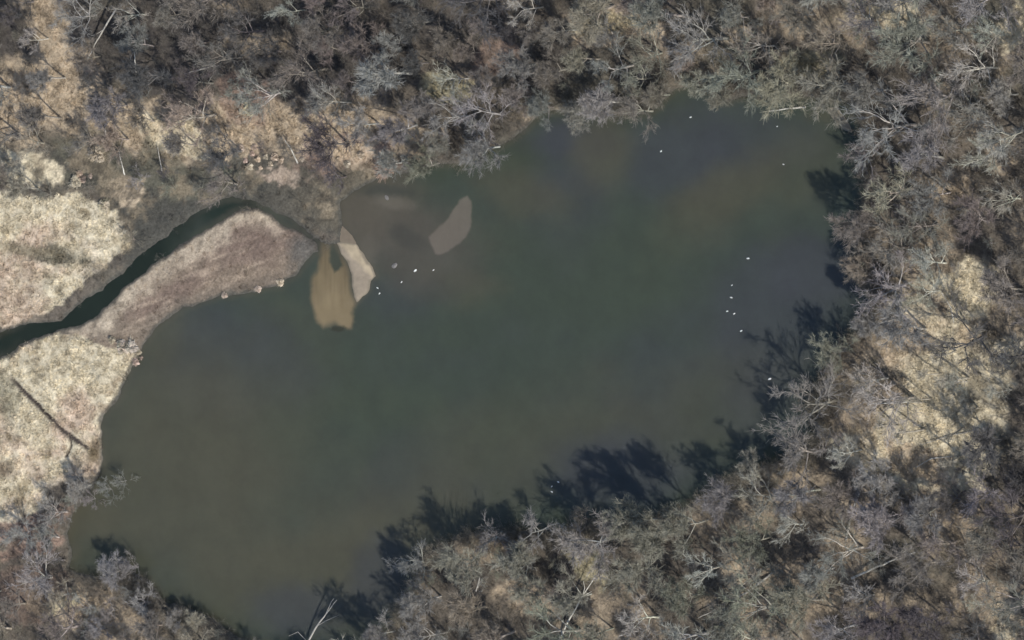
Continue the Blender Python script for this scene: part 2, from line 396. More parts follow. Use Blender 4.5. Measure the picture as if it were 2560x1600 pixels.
# ---- water
WB, WO, WP, WG = (.050, .061, .048), (.080, .076, .051), (.053, .057, .061), (.053, .066, .044)
WATER_BLOBS = [  # colour, centre, radii (2419 map), angle, strength
 (WP, 1360, 330, 90, 40, 0, .9), (WP, 1340, 480, 80, 110, 10, .7), (WP, 1620, 370, 130, 80, -10, .7), (WP, 1780, 330, 130, 60, 0, .5),
 (WP, 1920, 640, 110, 70, 10, .8), (WP, 1810, 780, 130, 130, 20, .7), (WO, 1420, 370, 60, 70, 10, .6), (WO, 1240, 460, 100, 50, 20, .6),
 (WO, 1700, 460, 130, 50, -30, .6), (WO, 1650, 520, 120, 60, -30, .35), (WO, 1890, 400, 90, 80, 0, .35), (WG, 1350, 620, 260, 120, -10, .5),
 (WO, 1080, 680, 90, 40, 0, .5), (WP, 950, 700, 90, 40, 0, .4), (WP, 560, 860, 150, 100, 0, .55), (WP, 470, 760, 70, 40, -20, .4),
 (WO, 420, 1120, 240, 260, 20, .75), (WO, 800, 1330, 260, 110, -10, .75), (WO, 380, 800, 40, 60, 20, .4), (WO, 1150, 1100, 260, 120, -30, .4),
 (WO, 1640, 980, 240, 90, -20, .35), (WP, 1440, 1120, 130, 80, 0, .7), (WP, 1800, 960, 80, 80, 0, .4), (WG, 1000, 900, 300, 150, 0, .3),  # purple off the lower shore: tint of the trees' shadow, painted into the water
 ((.092, .082, .062), 890, 500, 115, 85, 20, .9), ((.085, .077, .062), 1000, 590, 120, 80, 10, .7), ((.10, .089, .067), 840, 520, 50, 60, 0, .7), ((.055,.056,.046), 960, 560, 40, 20, 30, .6), ((.052,.056,.046), 900, 450, 70, 14, 5, .7), ((.13,.118,.092), 930, 478, 40, 14, 10, .6), ((.12,.108,.085), 870, 590, 20, 30, 0, .6), (WO, 200, 1230, 60, 40, 0, .7), (WO, 1960, 270, 50, 16, 0, .6),
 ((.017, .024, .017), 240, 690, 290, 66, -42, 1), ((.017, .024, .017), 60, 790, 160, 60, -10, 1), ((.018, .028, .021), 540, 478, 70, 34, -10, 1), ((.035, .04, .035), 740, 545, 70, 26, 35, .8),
 (WP, 1420, 1090, 80, 40, -20, .3), (WP, 700, 1440, 90, 50, 0, .6), (WP, 900, 1370, 60, 90, 20, .6),  # first one adds to the painted shadow tint off the lower shore
]
FAN = [(803,606),(793,656),(778,694),(774,744),(783,782),(796,812),(808,824),(821,817),(841,811),(859,819),(879,821),(887,804),(882,784),(900,752),(884,731),(876,668),(858,640),(838,600)]
HOLE = [(826,590),(824,620),(824,656),(836,680),(848,676),(858,664),(852,640),(838,606)]
SHOAL = [(1072,593),(1080,618),(1087,636),(1102,638),(1135,621),(1165,596),(1176,568),(1181,530),(1180,502),(1168,490),(1150,500),(1132,525),(1117,548),(1090,572)]
BAR = [(836,602),(860,604),(891,611),(906,631),(920,650),(931,668),(940,691),(925,701),(923,724),(906,741),(892,756),(884,742),(881,722),(877,690),(868,656),(852,634)]
CORNER = [(2070,272),(2092,268),(2110,290),(2124,312),(2130,330),(2112,326),(2096,312),(2080,292)]
dx0, dx1 = P(740, 700).x, P(1210, 700).x
dy0, dy1 = P(900, 850).y, P(900, 450).y
xs = np.concatenate([np.arange(-GX, dx0, .8), np.arange(dx0, dx1, .22), np.arange(dx1, GX, .8)])
ys = np.concatenate([np.arange(-95, dy0, .8), np.arange(dy0, dy1, .22), np.arange(dy1, 80, .8)])
X, Y, F = grid(xs, ys)
mx, my = W2M(X, Y)
c = np.zeros(X.shape+(3,))+np.array(WB)
c = mixc(c, WG, .5*sstep(-.2, .5, fbm(mx, my, 300, 301)))
c = mixc(c, WP, .35*sstep(0, .5, fbm(mx, my, 220, 305)))
c = mixc(c, WO, .25*sstep(0, .5, fbm(mx, my, 260, 309)))
for i, (col, cx, cy, rx, ry, an, s) in enumerate(WATER_BLOBS):
    c = mixc(c, col, s*blob(mx, my, cx*K, cy*K, rx*K*1.15, ry*K*1.15, an, .55, 400+i, .35))
sf = sdf(mx, my, FAN)+9*fbm(mx, my, 60, 515, 4, .6)-3
fm = 1-sstep(-14, 4, sf+5*fbm(mx, my, 25, 501))
streak = vnoise(mx, my*.12, 9, 503)*.6+vnoise(mx, my*.12, 4.5, 505)*.4
fan_c = np.array((.200, .158, .094))[None, :]*(.72+.34*sstep(600, 790, my)+.35*(streak-.5)*(1-sstep(720, 800, my)))[:, None]
c = c*(1-fm[:, None])+fan_c*fm[:, None]
c = mixc(c, (.045, .055, .042), .9*(1-sstep(-5, 5, sdf(mx, my, HOLE)+4*fbm(mx, my, 14, 507))))
c = mixc(c, (.04, .042, .028), .9*blob(mx, my, 846, 822, 18, 7, 0, .5, 509, .4))
c = mixc(c, (.155, .134, .107), .85*(1-sstep(-5, 3, sdf(mx, my, SHOAL)+4*fbm(mx, my, 22, 511)))*(.85+.15*streak))
c = mixc(c, (.10, .09, .065), .5*(1-sstep(0, 14, sdf(mx, my, BAR))))
shw = water_d(mx, my)
c = mixc(c, (.09, .082, .058), .45*(1-sstep(.3, 2.2, -shw))*(1-blob(mx, my, 240*K, 690*K, 300*K, 90*K, -42, .3)))
me = mesh_np("lake_water", np.stack([X, Y, 0*X], -1), F, M_WATER, True)
add_col(me, c)
link("lake_water", me, kind='structure', label='murky grey green lake water with brown silt')

def bar_sheet(name, poly, top, colfn, label, step=.2, seed=601):
    a = [P(x, y) for x, y in poly]
    x0, x1 = min(v.x for v in a)-1.5, max(v.x for v in a)+1.5
    y0, y1 = min(v.y for v in a)-1.5, max(v.y for v in a)+1.5
    X, Y, F = grid(np.arange(x0, x1, step), np.arange(y0, y1, step))
    mx, my = W2M(X, Y)
    s = sdf(mx, my, poly)/10+.12*fbm(mx, my, 10, seed)+.45*fbm(mx, my, 34, seed+9, 3)
    Z = np.where(s < 0, top*(1-np.exp(s/.5)), -s*.5)+.015*fbm(mx, my, 12, seed+5)*(s < -.1)
    keep = (Z[F] > -.15).any(1)
    me = mesh_np(name, np.stack([X, Y, Z], -1), F[keep], M_SAND, True)
    add_col(me, colfn(mx, my, s))
    return link(name, me, kind='structure', label=label)
def bar_col(mx, my, s):
    c = np.zeros(mx.shape+(3,))+np.array((.355, .29, .195))
    low = 1-sstep(-5, 7, (mx-845)*.72-(my-611)*.62-6+9*fbm(mx, my, 30, 640, 4, .6))      # damp lower half
    c = mixc(c, (.25, .205, .15), low*.9)
    c = c*(1+.22*fbm(mx, my, 22, 650, 5, .65))[..., None]
    return mixc(c, (.16, .135, .095), .9*(1-sstep(0, .8, -s+.5*fbm(mx, my, 18, 660))))
bar_sheet("sandbar", BAR, .16, bar_col, 'pale sandbar at the mouth of the stream')
bar_sheet("mudbank", [(822,560),(838,548),(858,566),(880,590),(893,612),(862,606),(838,604)], .12,
          lambda a, b, s: np.zeros(a.shape+(3,))+np.array((.15, .12, .085)), 'brown mudbank above the pale sandbar', seed=611)
bar_sheet("sand_spit", CORNER, .12, lambda a, b, s: np.zeros(a.shape+(3,))+np.array((.17, .15, .11)),
          'small sandy beach in the upper right corner of the lake', seed=621)

# ------------------------------------------------------------------ trees
def tubes(segs, sides):
    """segs: list of (p0, p1, r0, r1) -> verts, faces (quads)"""
    s = np.array([[*a, *b, r0, r1] for a, b, r0, r1 in segs], float)
    p0, p1, r0, r1 = s[:, :3], s[:, 3:6], s[:, 6], s[:, 7]
    d = p1-p0; d /= np.linalg.norm(d, axis=1)[:, None]+1e-9
    ref = np.where(np.abs(d[:, 2:3]) > .9, np.array([[1., 0, 0]]), np.array([[0, 0, 1.]]))
    u = np.cross(d, ref); u /= np.linalg.norm(u, axis=1)[:, None]; v = np.cross(d, u)
    V = []
    for base, r in ((p0, r0), (p1, r1)):
        for k in range(sides):
            a = 2*math.pi*k/sides
            V.append(base+(u*math.cos(a)+v*math.sin(a))*r[:, None])
    V = np.stack(V, 1)                                          # n, 2*sides, 3
    n = len(s); off = (np.arange(n)*2*sides)[:, None]
    F = np.concatenate([off+np.array([[k, (k+1) % sides, sides+(k+1) % sides, sides+k]]) for k in range(sides)], 0)
    return V.reshape(-1, 3), F
def rib(segs, rng):
    s = np.array([[*a, *b, w] for a, b, w in segs], float)
    p0, p1, w = s[:, :3], s[:, 3:6], s[:, 6:7]
    d = p1-p0; d /= np.linalg.norm(d, axis=1)[:, None]+1e-9
    u = np.cross(d, rng.randn(len(s), 3)); u /= np.linalg.norm(u, axis=1)[:, None]+1e-9
    V = np.stack([p0-u*w/2, p0+u*w/2, p1+u*w/4, p1-u*w/4], 1).reshape(-1, 3)
    F = (np.arange(len(s))*4)[:, None]+np.array([[0, 1, 2, 3]])
    return V, F
def unit(v): return v/(np.linalg.norm(v)+1e-9)
def gen_tree(seed, H=16., spread=.55, fork=.3, limbs=7, dens=1.0, upk=.25, thick=1.):
    rng = np.random.RandomState(seed)
    wood, fine, twig = [], [], []
    def branch(p, d, L, r, lev):
        n = (7, 6, 4, 3)[lev]
        pts = [p]
        jit = (.05, .10, .14, .18)[lev]
        for i in range(n):
            d = unit(d+rng.randn(3)*jit+np.array([0, 0, upk*(.0, .35, .3, .3)[lev]]))
            q = p+d*L/n
            ra = r*(1-.8*i/n); rb = r*(1-.8*(i+1)/n)
            (wood if lev < 2 else fine).append((p, q, ra, rb))
            p = q; pts.append(p)
        return pts, d
    def side(d, ang):
        a = unit(np.cross(d, rng.randn(3)))
        return unit(d*math.cos(ang)+a*math.sin(ang))
    tp, td = branch(np.zeros(3), np.array([rng.randn()*.05, rng.randn()*.05, 1]), H*.72, .018*H*thick, 0)
    for i in range(limbs):
        t = fork+(1-fork)*(i+rng.rand()*.7)/limbs
        t = min(t, .99)
        k = min(int(t*7), 6); p = tp[k]+(tp[k+1]-tp[k])*(t*7-k)
        az = i*2.4+rng.rand()*.9
        el = math.radians(28+45*t+rng.randn()*8)
        d = np.array([math.cos(az)*math.cos(el), math.sin(az)*math.cos(el), math.sin(el)])
        L1 = H*spread*(1.05-.45*t)*(.8+.4*rng.rand())
        lp, ld = branch(p, d, L1, .0085*H*thick*(1.2-.6*t), 1)
        n2 = int(round(6*dens+rng.rand()*2))
        for j in range(n2):
            t2 = .25+.75*(j+rng.rand())/n2
            k = min(int(t2*6), 5); p2 = lp[k]+(lp[k+1]-lp[k])*(t2*6-k)
            d2 = side(unit(lp[k+1]-lp[k]), math.radians(18+24*rng.rand()))
            L2 = L1*.45*(1.2-.6*t2)*(.7+.6*rng.rand())
            bp, bd = branch(p2, d2, L2, .0045*H*thick, 2)
            n3 = int(round(5*dens+rng.rand()*2))
            for m in range(n3):
                t3 = .2+.8*(m+rng.rand())/n3
                k = min(int(t3*4), 3); p3 = bp[k]+(bp[k+1]-bp[k])*(t3*4-k)
                d3 = side(unit(bp[k+1]-bp[k]), math.radians(15+25*rng.rand()))
                L3 = L2*.55*(.6+.7*rng.rand())
                q3, e3 = branch(p3, d3, L3, .0025*H, 3)
                for s in range(int(10*dens)):
                    k = rng.randint(0, 3); t4 = rng.rand()
                    p4 = q3[k]+(q3[k+1]-q3[k])*t4
                    d4 = side(unit(q3[k+1]-q3[k]), math.radians(15+35*rng.rand()))
                    L4 = (.5+.7*rng.rand())*H/16*1.15
                    twig.append((p4, p4+d4*L4, .06*H/16))
    V1, F1 = tubes(wood, 5)
    V2, F2 = tubes(fine, 3)
    V3, F3 = rib(twig, rng)
    return (V1, F1), (np.concatenate([V2, V3]), np.concatenate([F2, F3+len(V2)]))
PROTO = {'tree': [], 'pale': [], 'shrub': [], 'snag': []}
for s in range(9):
    rng = random.Random(s)
    w, c = gen_tree(100+s, 16, rng.uniform(.42, .58), rng.uniform(.28, .45), rng.choice([8, 9, 10]), 1.0, rng.uniform(.15, .45))
    PROTO['tree'].append((mesh_np("trunk", *w, M_BARK, True), mesh_np("crown", *c, M_BARK)))
for s in range(6):
    rng = random.Random(50+s)
    w, c = gen_tree(200+s, 16, rng.uniform(.55, .7), rng.uniform(.2, .35), rng.choice([6, 7, 8]), .85, rng.uniform(.0, .25), 1.25)
    PROTO['pale'].append((mesh_np("trunk", *w, M_BARK, True), mesh_np("crown", *c, M_BARK)))
for s in range(5):
    rng = random.Random(80+s)
    w, c = gen_tree(300+s, 5, .75, .02, 11, .9, .2, .8)
    PROTO['shrub'].append((mesh_np("stems", *w, M_BARK, True), mesh_np("crown", *c, M_BARK)))

PROTO['reed'] = []
for s in range(3):
    rg = np.random.RandomState(660+s)
    inner_, outer_ = [], []
    for i in range(1500):
        az = rg.rand()*6.28; el = math.asin(rg.rand()**.8); rr = (1.9+.35*math.sin(az*3+s)+.3*rg.randn())
        d = np.array([math.cos(az)*math.cos(el), math.sin(az)*math.cos(el), math.sin(el)*1.15])
        (inner_ if i < 200 else outer_).append((d*(.1 if i < 200 else .55*rr)+rg.randn(3)*.12, d*rr+rg.randn(3)*.25, .14))
    vs = [(0, 0, 1.7)]; fs = []
    for i in range(1, 8):
        for k in range(20):
            a, e = 6.2832*k/20, math.pi/2*(1-i/7)
            q = 1.8*(1+.16*math.sin(3*a+s*2)+.13*rg.randn())
            vs.append((math.cos(a)*math.cos(e)*q, math.sin(a)*math.cos(e)*q, math.sin(e)*q*.95-.05))
    for k in range(20): fs.append((0, 0, 1+k, 1+(k+1) % 20))
    for i in range(6):
        for k in range(20): fs.append((1+i*20+k, 1+(i+1)*20+k, 1+(i+1)*20+(k+1) % 20, 1+i*20+(k+1) % 20))
    me_ = bpy.data.meshes.new("crown"); me_.from_pydata(vs, [], [f if f[0] != f[1] else f[1:] for f in fs]); me_.materials.append(M_BARK)
    PROTO['reed'].append((mesh_np("stems", *rib(outer_[:450], rg), M_BARK), me_))

def place_tree(name, kind, idx, mx, my, H, base_h, tints, label, cat, group, at_crown=True, wide=1.0, rng=random, crown_at=.62):
    """mx,my: map position of the crown's middle (or of the base)"""
    if at_crown:
        q = P(mx, my, H*crown_at); x, y = q.x, q.y
    else:
        q = P(mx, my, 0.5); x, y = q.x, q.y
    bx, by = W2M(np.array([x]), np.array([y]))
    z = max(float(height(bx, by)[0]), -.4)-.1
    root = bpy.data.objects.new(name, None); COL.objects.link(root)
    root.empty_display_size = .5
    root.location = (x, y, z); root.rotation_euler = (rng.uniform(-.06, .06), rng.uniform(-.06, .06), rng.uniform(0, 6.28))
    s = H/base_h
    root.scale = (s*wide, s*wide, s)
    root['label'] = label; root['category'] = cat
    if group: root['group'] = group
    tm, cm = PROTO[kind][idx % len(PROTO[kind])]
    for nm, m, t in ((tm.name.split('.')[0], tm, tints[0]), ('crown', cm, tints[1])):
        o = bpy.data.objects.new(nm, m); COL.objects.link(o); o.parent = root; o.color = (*t, 1)
    return root

def jit(c, r, a=.18):
    f = 1+r.uniform(-a, a)
    return tuple(max(.01, v*f*(1+r.uniform(-.05, .05))) for v in c)
T_GREY = ((.38, .36, .325), (.245, .235, .218)); T_BROWN = ((.28, .25, .215), (.195, .176, .155)); T_OLIVE = ((.35, .335, .28), (.225, .218, .175))
T_DARK = ((.18, .165, .155), (.112, .105, .104)); T_PALE = ((.53, .51, .44), (.37, .36, .31)); T_TAN = ((.38, .34, .28), (.27, .235, .19))

rs = random.Random(7)
HAND = [  # base mx,my, H, wide, label
 (2367,657,15,1.1,'pale grey tree leaning over brush, right of the lake at mid height'),
 (2350,726,14,1.0,'pale grey tree just below another, at the top of the narrow tan clearing'),
 (2285,994,19,1.1,'widest white limbed tree at the left edge of the big pale clearing'),
 (2222,944,15,1.0,'bluish white tree between the lake shore and the pale clearing'),
 (2421,953,10,.8,'small white forked tree at the right side of the pale clearing'),
 (2532,973,12,.9,'short white limbed tree near the right frame edge beside the clearing'),
 (2557,328,19,1.1,'large pale tree with spread limbs at the right edge below the corner'),
 (2521,375,19,.9,'pale tree with a long slanting trunk, below the large pale tree at the right edge'),
 (2553,496,14,1.0,'white twiggy tree close to the right edge above the dark woods'),
 (2514,89,15,1.0,'pale tree beside the straw patch in the upper right corner'),
 (2500,170,16,1.1,'broad pale tree a little under the straw patch of the upper right corner'),
 (2157,1124,15,1.0,'white tree with crooked limbs at the lower left end of the pale clearing'),
 (2010,1310,14,.9,'pale limbed tree south of the lake, left of the fallen trunk with a fork'),
 (1810,1413,16,1.0,'blue grey tree with a fan of white limbs in the lower woods'),
 (2478,1449,14,.9,'pale tree with one long bare limb in the lower right woods'),
 (2464,1510,10,.8,'smaller pale tree under the one with a long bare limb, lower right'),
 (2189,1485,13,1.0,'pale brush topped tree below the long fallen log'),
 (1650,1542,18,1.1,'broad pale tree at the bottom edge right of the leaning birch trunk'),
 (1340,1403,13,1.0,'pale twiggy tree on the lower shore left of the dark gap'),
 (1360,18,15,.9,'white limbed tree at the top edge above the middle of the lake'),
 (1175,196,13,.9,'pale tree beside the yellow grass patch north of the lake'),
 (768,25,13,.9,'pale limbed tree in the dark woods at the top, left of centre'),
 (364,36,12,.9,'pale thin tree in the dark woods at the top left'),
 (125,96,13,.9,'whitish tree near the upper left corner of the frame'),
]
POLES = [(2468,826,15,'uppermost of the slender pole trees, at the right side of the narrow clearing'),
 (2393,876,14,'slender pole tree in the upper part of the big pale clearing'),
 (2425,944,18,'slender pole tree casting the longest shadow across the pale clearing'),
 (2357,933,13,'slender pole tree in the middle of the pale clearing'),
 (2307,1005,15,'slender pole tree beside the widest white limbed tree, left one of two'),
 (2332,996,12,'slender pole tree beside the widest white limbed tree, right one of two'),
 (2250,1064,14,'leftmost slender pole tree in the lower part of the pale clearing'),
 (2314,1072,16,'second slender pole tree from the left in the lower pale clearing'),
 (2414,1069,16,'rightmost slender pole tree in the lower part of the pale clearing'),
 (2450,1019,14,'slender pole tree on the right rim of the pale clearing'),
 (2408,1140,17,'slender pole tree at the bottom tip of the pale clearing')]
TALL = [(1655,1300,23,'tallest olive grey tree of the lower shore, leftmost of three, shadow far out'),
 (1700,1330,24,'tallest olive grey tree of the lower shore, middle one of three'),
 (1770,1300,23,'tall olive grey tree of the lower shore, rightmost of three'),
 (1105,1490,20,'tall grey tree shading the shallows at the bottom of the lake, upper one'),
 (1120,1580,20,'tall grey tree shading the shallows at the bottom of the lake, lower one'),
 (1205,1385,17,'broad olive grey tree with a domed crown on the lower shore, left one of two'),
 (1335,1400,17,'broad olive grey tree with a domed crown on the lower shore, beside the dark gap'),
 (1640,1420,18,'broad olive grey tree with a domed crown right of the dark gap'),
 (2230,800,19,'tall grey tree whose shadow reaches into the lake under the scattered flock')]
PROTO['pole'] = []
for s in range(3):
    w, c = gen_tree(400+s, 16, .2, .62, 6, .5, .4, 1.15)
    PROTO['pole'].append((mesh_np("trunk", *w, M_BARK, True), mesh_np("crown", *c, M_BARK)))
placed = []
for i, (px_, py_, H, lab) in enumerate(POLES):
    place_tree('pole_tree', 'pole', i, px_, py_, H, 16, ((.36, .33, .27), (.32, .30, .25)), lab, 'tree', None, at_crown=False, rng=rs)
for i, (bx_, by_, H, lab) in enumerate(TALL):
    t = T_GREY if 'grey tree' in lab and 'olive' not in lab else T_OLIVE
    r = place_tree('tall_tree', 'tree', i*2+1, bx_, by_, H, 16, t, lab, 'tree', None, at_crown=False, wide=1.3 if 'broad' in lab else .8, rng=rs)
    cx, cy = W2M(np.array([r.location.x]), np.array([r.location.y]), H*.62)
    placed.append((cx[0], cy[0], 62 if 'broad' in lab else 46))
for i, (bx_, by_, H, wd_, lab) in enumerate(HAND):
    r = place_tree('white_limbed_tree', 'pale', i, bx_, by_, H, 16, tuple(jit(t, rs, .1) for t in T_PALE), lab, 'tree', None, at_crown=False, wide=wd_*.85, rng=rs)
    cx, cy = W2M(np.array([r.location.x]), np.array([r.location.y]), H*.62)
    placed.append((cx[0], cy[0], 50))

# clearings and open ground, where few crowns stand (centre, radii, angle, 2419 map)
NOTREE = [(2040,300,70,60,0,1),(800,510,90,70,0,1),(600,330,330,50,4,.7),(2350,1010,110,120,0,.95),(2200,920,150,160,30,.9),(130,460,150,60,0,.9),(200,690,200,60,-40,1),(1335,1370,20,130,-6,1),(850,370,90,40,20,1),(665,400,80,40,10,1),(70,290,150,100,0,.85),(320,340,210,70,8,.8),(200,160,60,90,-20,.8),(480,250,60,40,0,.5),(150,30,60,60,0,.8),(2300,800,60,60,0,.6),(1500,120,120,30,0,.6)]
OPEN = [(665,412,52,16,10),(850,375,60,28,20),(2290,700,60,75,30),(2220,920,140,155,30),(2150,1060,125,75,15),(2090,30,80,34,20),(2400,60,40,40,0),(1455,65,95,26,-5),(400,325,150,50,12),(60,245,100,70,0),
 (700,300,110,36,5),(170,200,40,60,-20),(1050,215,50,26,-10),(2385,1470,40,40,0),(200,1440,70,30,25),(555,300,60,40,40),(830,290,80,40,10),(120,40,36,60,-20),(2260,440,26,26,0),(1385,1335,30,20,40),(1920,150,40,16,0)]
def forest(mx, my):
    m = np.ones(len(mx))
    for cx, cy, rx, ry, an in OPEN:
        m = np.minimum(m, 1-.93*blob(mx, my, cx*K, cy*K, rx*K, ry*K, an, .2))
    for cx, cy, rx, ry, an in WET:
        m = np.minimum(m, 1-blob(mx, my, cx*K, cy*K, rx*K, ry*K, an, .2))
    for cx, cy, rx, ry, an, q in NOTREE:
        m = np.minimum(m, 1-q*blob(mx, my, cx*K, cy*K, rx*K, ry*K, an, .2))
    return np.minimum(m, 1-marshness(mx, my))
REG = [  # region test on map coordinates (first hit), phrase, group, tint weights
 (lambda x, y: x < 420*K and y < 260*K, 'in the upper left woods', (T_DARK, T_BROWN, T_GREY)),
 (lambda x, y: x < 900*K and y < 200*K, 'in the dark top left woods', (T_DARK, T_DARK, T_BROWN)),
 (lambda x, y: x < 560*K and y < 450*K, 'on the reedy upper slope', (T_DARK, T_BROWN, T_TAN)),
 (lambda x, y: x < 900*K and y < 450*K, 'above the sandbar', (T_DARK, T_BROWN, T_GREY)),
 (lambda x, y: x < 1320*K and 230*K < y < 450*K, 'on the upper shore', (T_GREY, T_OLIVE, T_GREY)),
 (lambda x, y: x < 1320*K and y < 260*K, 'in the top middle woods', (T_DARK, T_GREY, T_BROWN)),
 (lambda x, y: x < 1980*K and 150*K < y < 500*K, 'along the upper right shore', (T_OLIVE, T_GREY, T_OLIVE)),
 (lambda x, y: x < 2050*K and y < 200*K, 'in the brushy top right woods', (T_TAN, T_OLIVE, T_GREY)),
 (lambda x, y: x >= 1900*K and y < 330*K, 'in the upper right corner woods', (T_BROWN, T_GREY, T_OLIVE)),
 (lambda x, y: x < 2180*K and x > 1700*K and y < 800*K, 'on the right hand shore', (T_BROWN, T_TAN, T_GREY)),
 (lambda x, y: x >= 2180*K and y < 640*K, 'right side above the clearing', (T_GREY, T_BROWN, T_GREY)),
 (lambda x, y: x >= 2250*K and y < 1150*K, 'right of the pale clearing', (T_DARK, T_BROWN, T_DARK)),
 (lambda x, y: x >= 1700*K and y < 1130*K, 'left of the pale clearing', (T_OLIVE, T_GREY, T_BROWN)),
 (lambda x, y: x >= 1900*K, 'in the lower right woods', (T_DARK, T_BROWN, T_GREY)),
 (lambda x, y: x >= 1360*K, 'right of the dark gap', (T_OLIVE, T_GREY, T_OLIVE)),
 (lambda x, y: x >= 860*K, 'left of the dark gap', (T_OLIVE, T_TAN, T_GREY)),
 (lambda x, y: True, 'below the lower marsh', (T_BROWN, T_GREY, T_TAN)),
]
CW = {id(T_GREY): 'grey', id(T_BROWN): 'brown', id(T_OLIVE): 'olive grey', id(T_DARK): 'dark brown', id(T_TAN): 'tan'}
def region(x, y):
    for f, ph, t in REG:
        if f(x, y): return ph, t
outside = []
cand = 0
n_tree = 0
NC = 9000
rc = np.random.RandomState(77)
CX, CY = rc.uniform(-330, 2860, NC), rc.uniform(-260, 1860, NC)
CW_, CFOR = shore_d(CX, CY), forest(CX, CY)
CQ = np.array([P(a, b, 9.)[:2] for a, b in zip(CX, CY)])
CB = W2M(CQ[:, 0], CQ[:, 1])
CBW, CBM = water_d(*CB), marshness(*CB)
for cand in range(NC):
    x, y, wdv = float(CX[cand]), float(CY[cand]), float(CW_[cand])
    infr = -40 < x < 2600 and -40 < y < 1660
    if wdv < 1.6: continue
    q = CQ[cand]
    R = rs.choice([40, 46, 52, 58, 62] if x > 1950 or y > 1200 and x > 900 else [28, 34, 38, 42, 48, 56])
    if wdv < 4: R = min(R, 36)
    if any((x-a)**2+(y-b)**2 < ((R+c)*.92)**2 for a, b, c in placed): continue
    if rs.random() > CFOR[cand]: continue
    if CBW[cand] < -1.2 or CBM[cand] > .3: continue
    placed.append((x, y, R*.93))
    H = min(20, R/42*rs.uniform(13.5, 17.5))
    if x < 900 and y > 1180: H *= .7
    if wdv < 6: H *= .84
    if not infr or n_tree >= 275:
        outside.append((q[0], q[1], H)); continue
    n_tree += 1
    ph, tt = region(x, y)
    t = rs.choice(tt)
    size = 'broad ' if R >= 50 else 'slender ' if R <= 34 else ''
    near = ' at the water' if wdv < 6 else ' at the frame edge' if (x < 130 or x > 2430 or y < 110 or y > 1490) else ' set back from shore' if wdv < 15 else ''
    kd = 'pale' if rs.random() < (.5 if x > 1900 else .28) else 'tree'
    place_tree('bare_tree', kd, rs.randrange(99), x, y, H, 16, tuple(jit(v, rs) for v in t),
               ('%s%sbare %s tree%s %s' % (size, 'loosely branched ' if kd == 'pale' else '', CW[id(t)], near, ph)).replace('loosely branched bare', 'loose limbed'), 'tree', 'leafless %s trees %s' % (CW[id(t)], ph), rng=rs, wide=R/42*16/H*1.08)
print("trees", n_tree, "outside", len(outside))

# shrubs and young growth that can be told apart
SHRUB_HAND = [(305,1203,6.5,T_GREY,'rightmost of three grey bushes over the water by the lower marsh'),
 (268,1225,6.5,T_GREY,'middle one of three grey bushes over the water by the lower marsh'),
 (228,1248,6,T_GREY,'leftmost of three grey bushes over the water by the lower marsh'),
 (330,1420,9,T_GREY,'round grey brown bush on the lower left shore'),
 (262,514,3.2,((.45,.40,.30),)*2,'round cream coloured bush alone on the dark mud by the upper marsh'),
 (616,275,3.6,((.45,.38,.28),)*2,'pale straw bush at the edge of the dark upper woods'),
 (190,455,3.0,((.42,.38,.30),)*2,'small cream bush on the mud below the pale grass hummock'),
 (242,384,4.2,((.38,.33,.25),)*2,'tan bush above the small cream bush, upper left'),
 (306,869,3.4,((.45,.38,.32),)*2,'pinkish white bush at the lake edge of the marsh, lower of a pair'),
 (327,868,3.2,((.48,.42,.35),)*2,'pinkish white bush at the lake edge of the marsh, right one of a pair'),
 (955,420,5,((.28,.20,.16),)*2,'reddish bush at the water left of the overhanging trees'),
 (1455,1300,8,T_TAN,'rounded tan bush standing in shade at the lower shore'),
 (500,470,5,T_OLIVE,'olive bush over the bend of the stream'),
 (430,470,5,T_OLIVE,'low olive bush left of the bend of the stream'),
 (560,420,6,T_OLIVE,'olive grey bush on the far bank above the bend of the stream'),
 (350,450,6,T_GREY,'grey bush on the mud flat above the stream')]
for i, (x, y, H, t, lab) in enumerate(SHRUB_HAND):
    place_tree('bush', 'reed' if t[0] == t[1] else 'shrub', i, x, y, H*(.8 if t[0] == t[1] else .75), 3.2 if t[0] == t[1] else 5, tuple(jit(v, rs, .08) for v in t), lab, 'bush', None, rng=rs, wide=1.1, crown_at=.5)
REEDS = [(600,392),(618,402),(634,384),(648,398),(668,392),(680,410),(607,371),(640,368),(690,392),(706,400),(628,416),(655,420),(760,398),(790,410),(820,402),(846,398),(870,410),(905,388),
 (345,880),(352,895),(338,905),(300,858),(282,850),(645,722),(700,706),(560,738),(204,434),(212,448),(230,440)]
for i, (x, y) in enumerate(REEDS):
    where = 'on the bank above the stream bend' if y < 430 else 'at the lake edge of the marsh and spit' if x > 240 else 'beside the small cream bush'
    q_ = place_tree('reed_clump', 'reed', i, x, y, rs.uniform(.9, 1.7), 3.2, (jit((.44, .37, .29), rs),)*2, 'small pale reed clump '+where, 'reeds', 'small pale reed clumps '+where, rng=rs, crown_at=.3)
placed_s = []
n_s = 0
cand = 0
NC = 5000
CX, CY = rc.uniform(-20, 2580, NC), rc.uniform(-20, 1620, NC)
CW_, CM, CFOR = water_d(CX, CY), marshness(CX, CY), forest(CX, CY)
CO = np.max([blob(CX, CY, cx*K, cy*K, rx*K, ry*K, an, .3) for cx, cy, rx, ry, an in OPEN], 0)
CWET = np.max([blob(CX, CY, cx*K, cy*K, rx*K, ry*K, an, .3) for cx, cy, rx, ry, an in WET[:5]], 0)
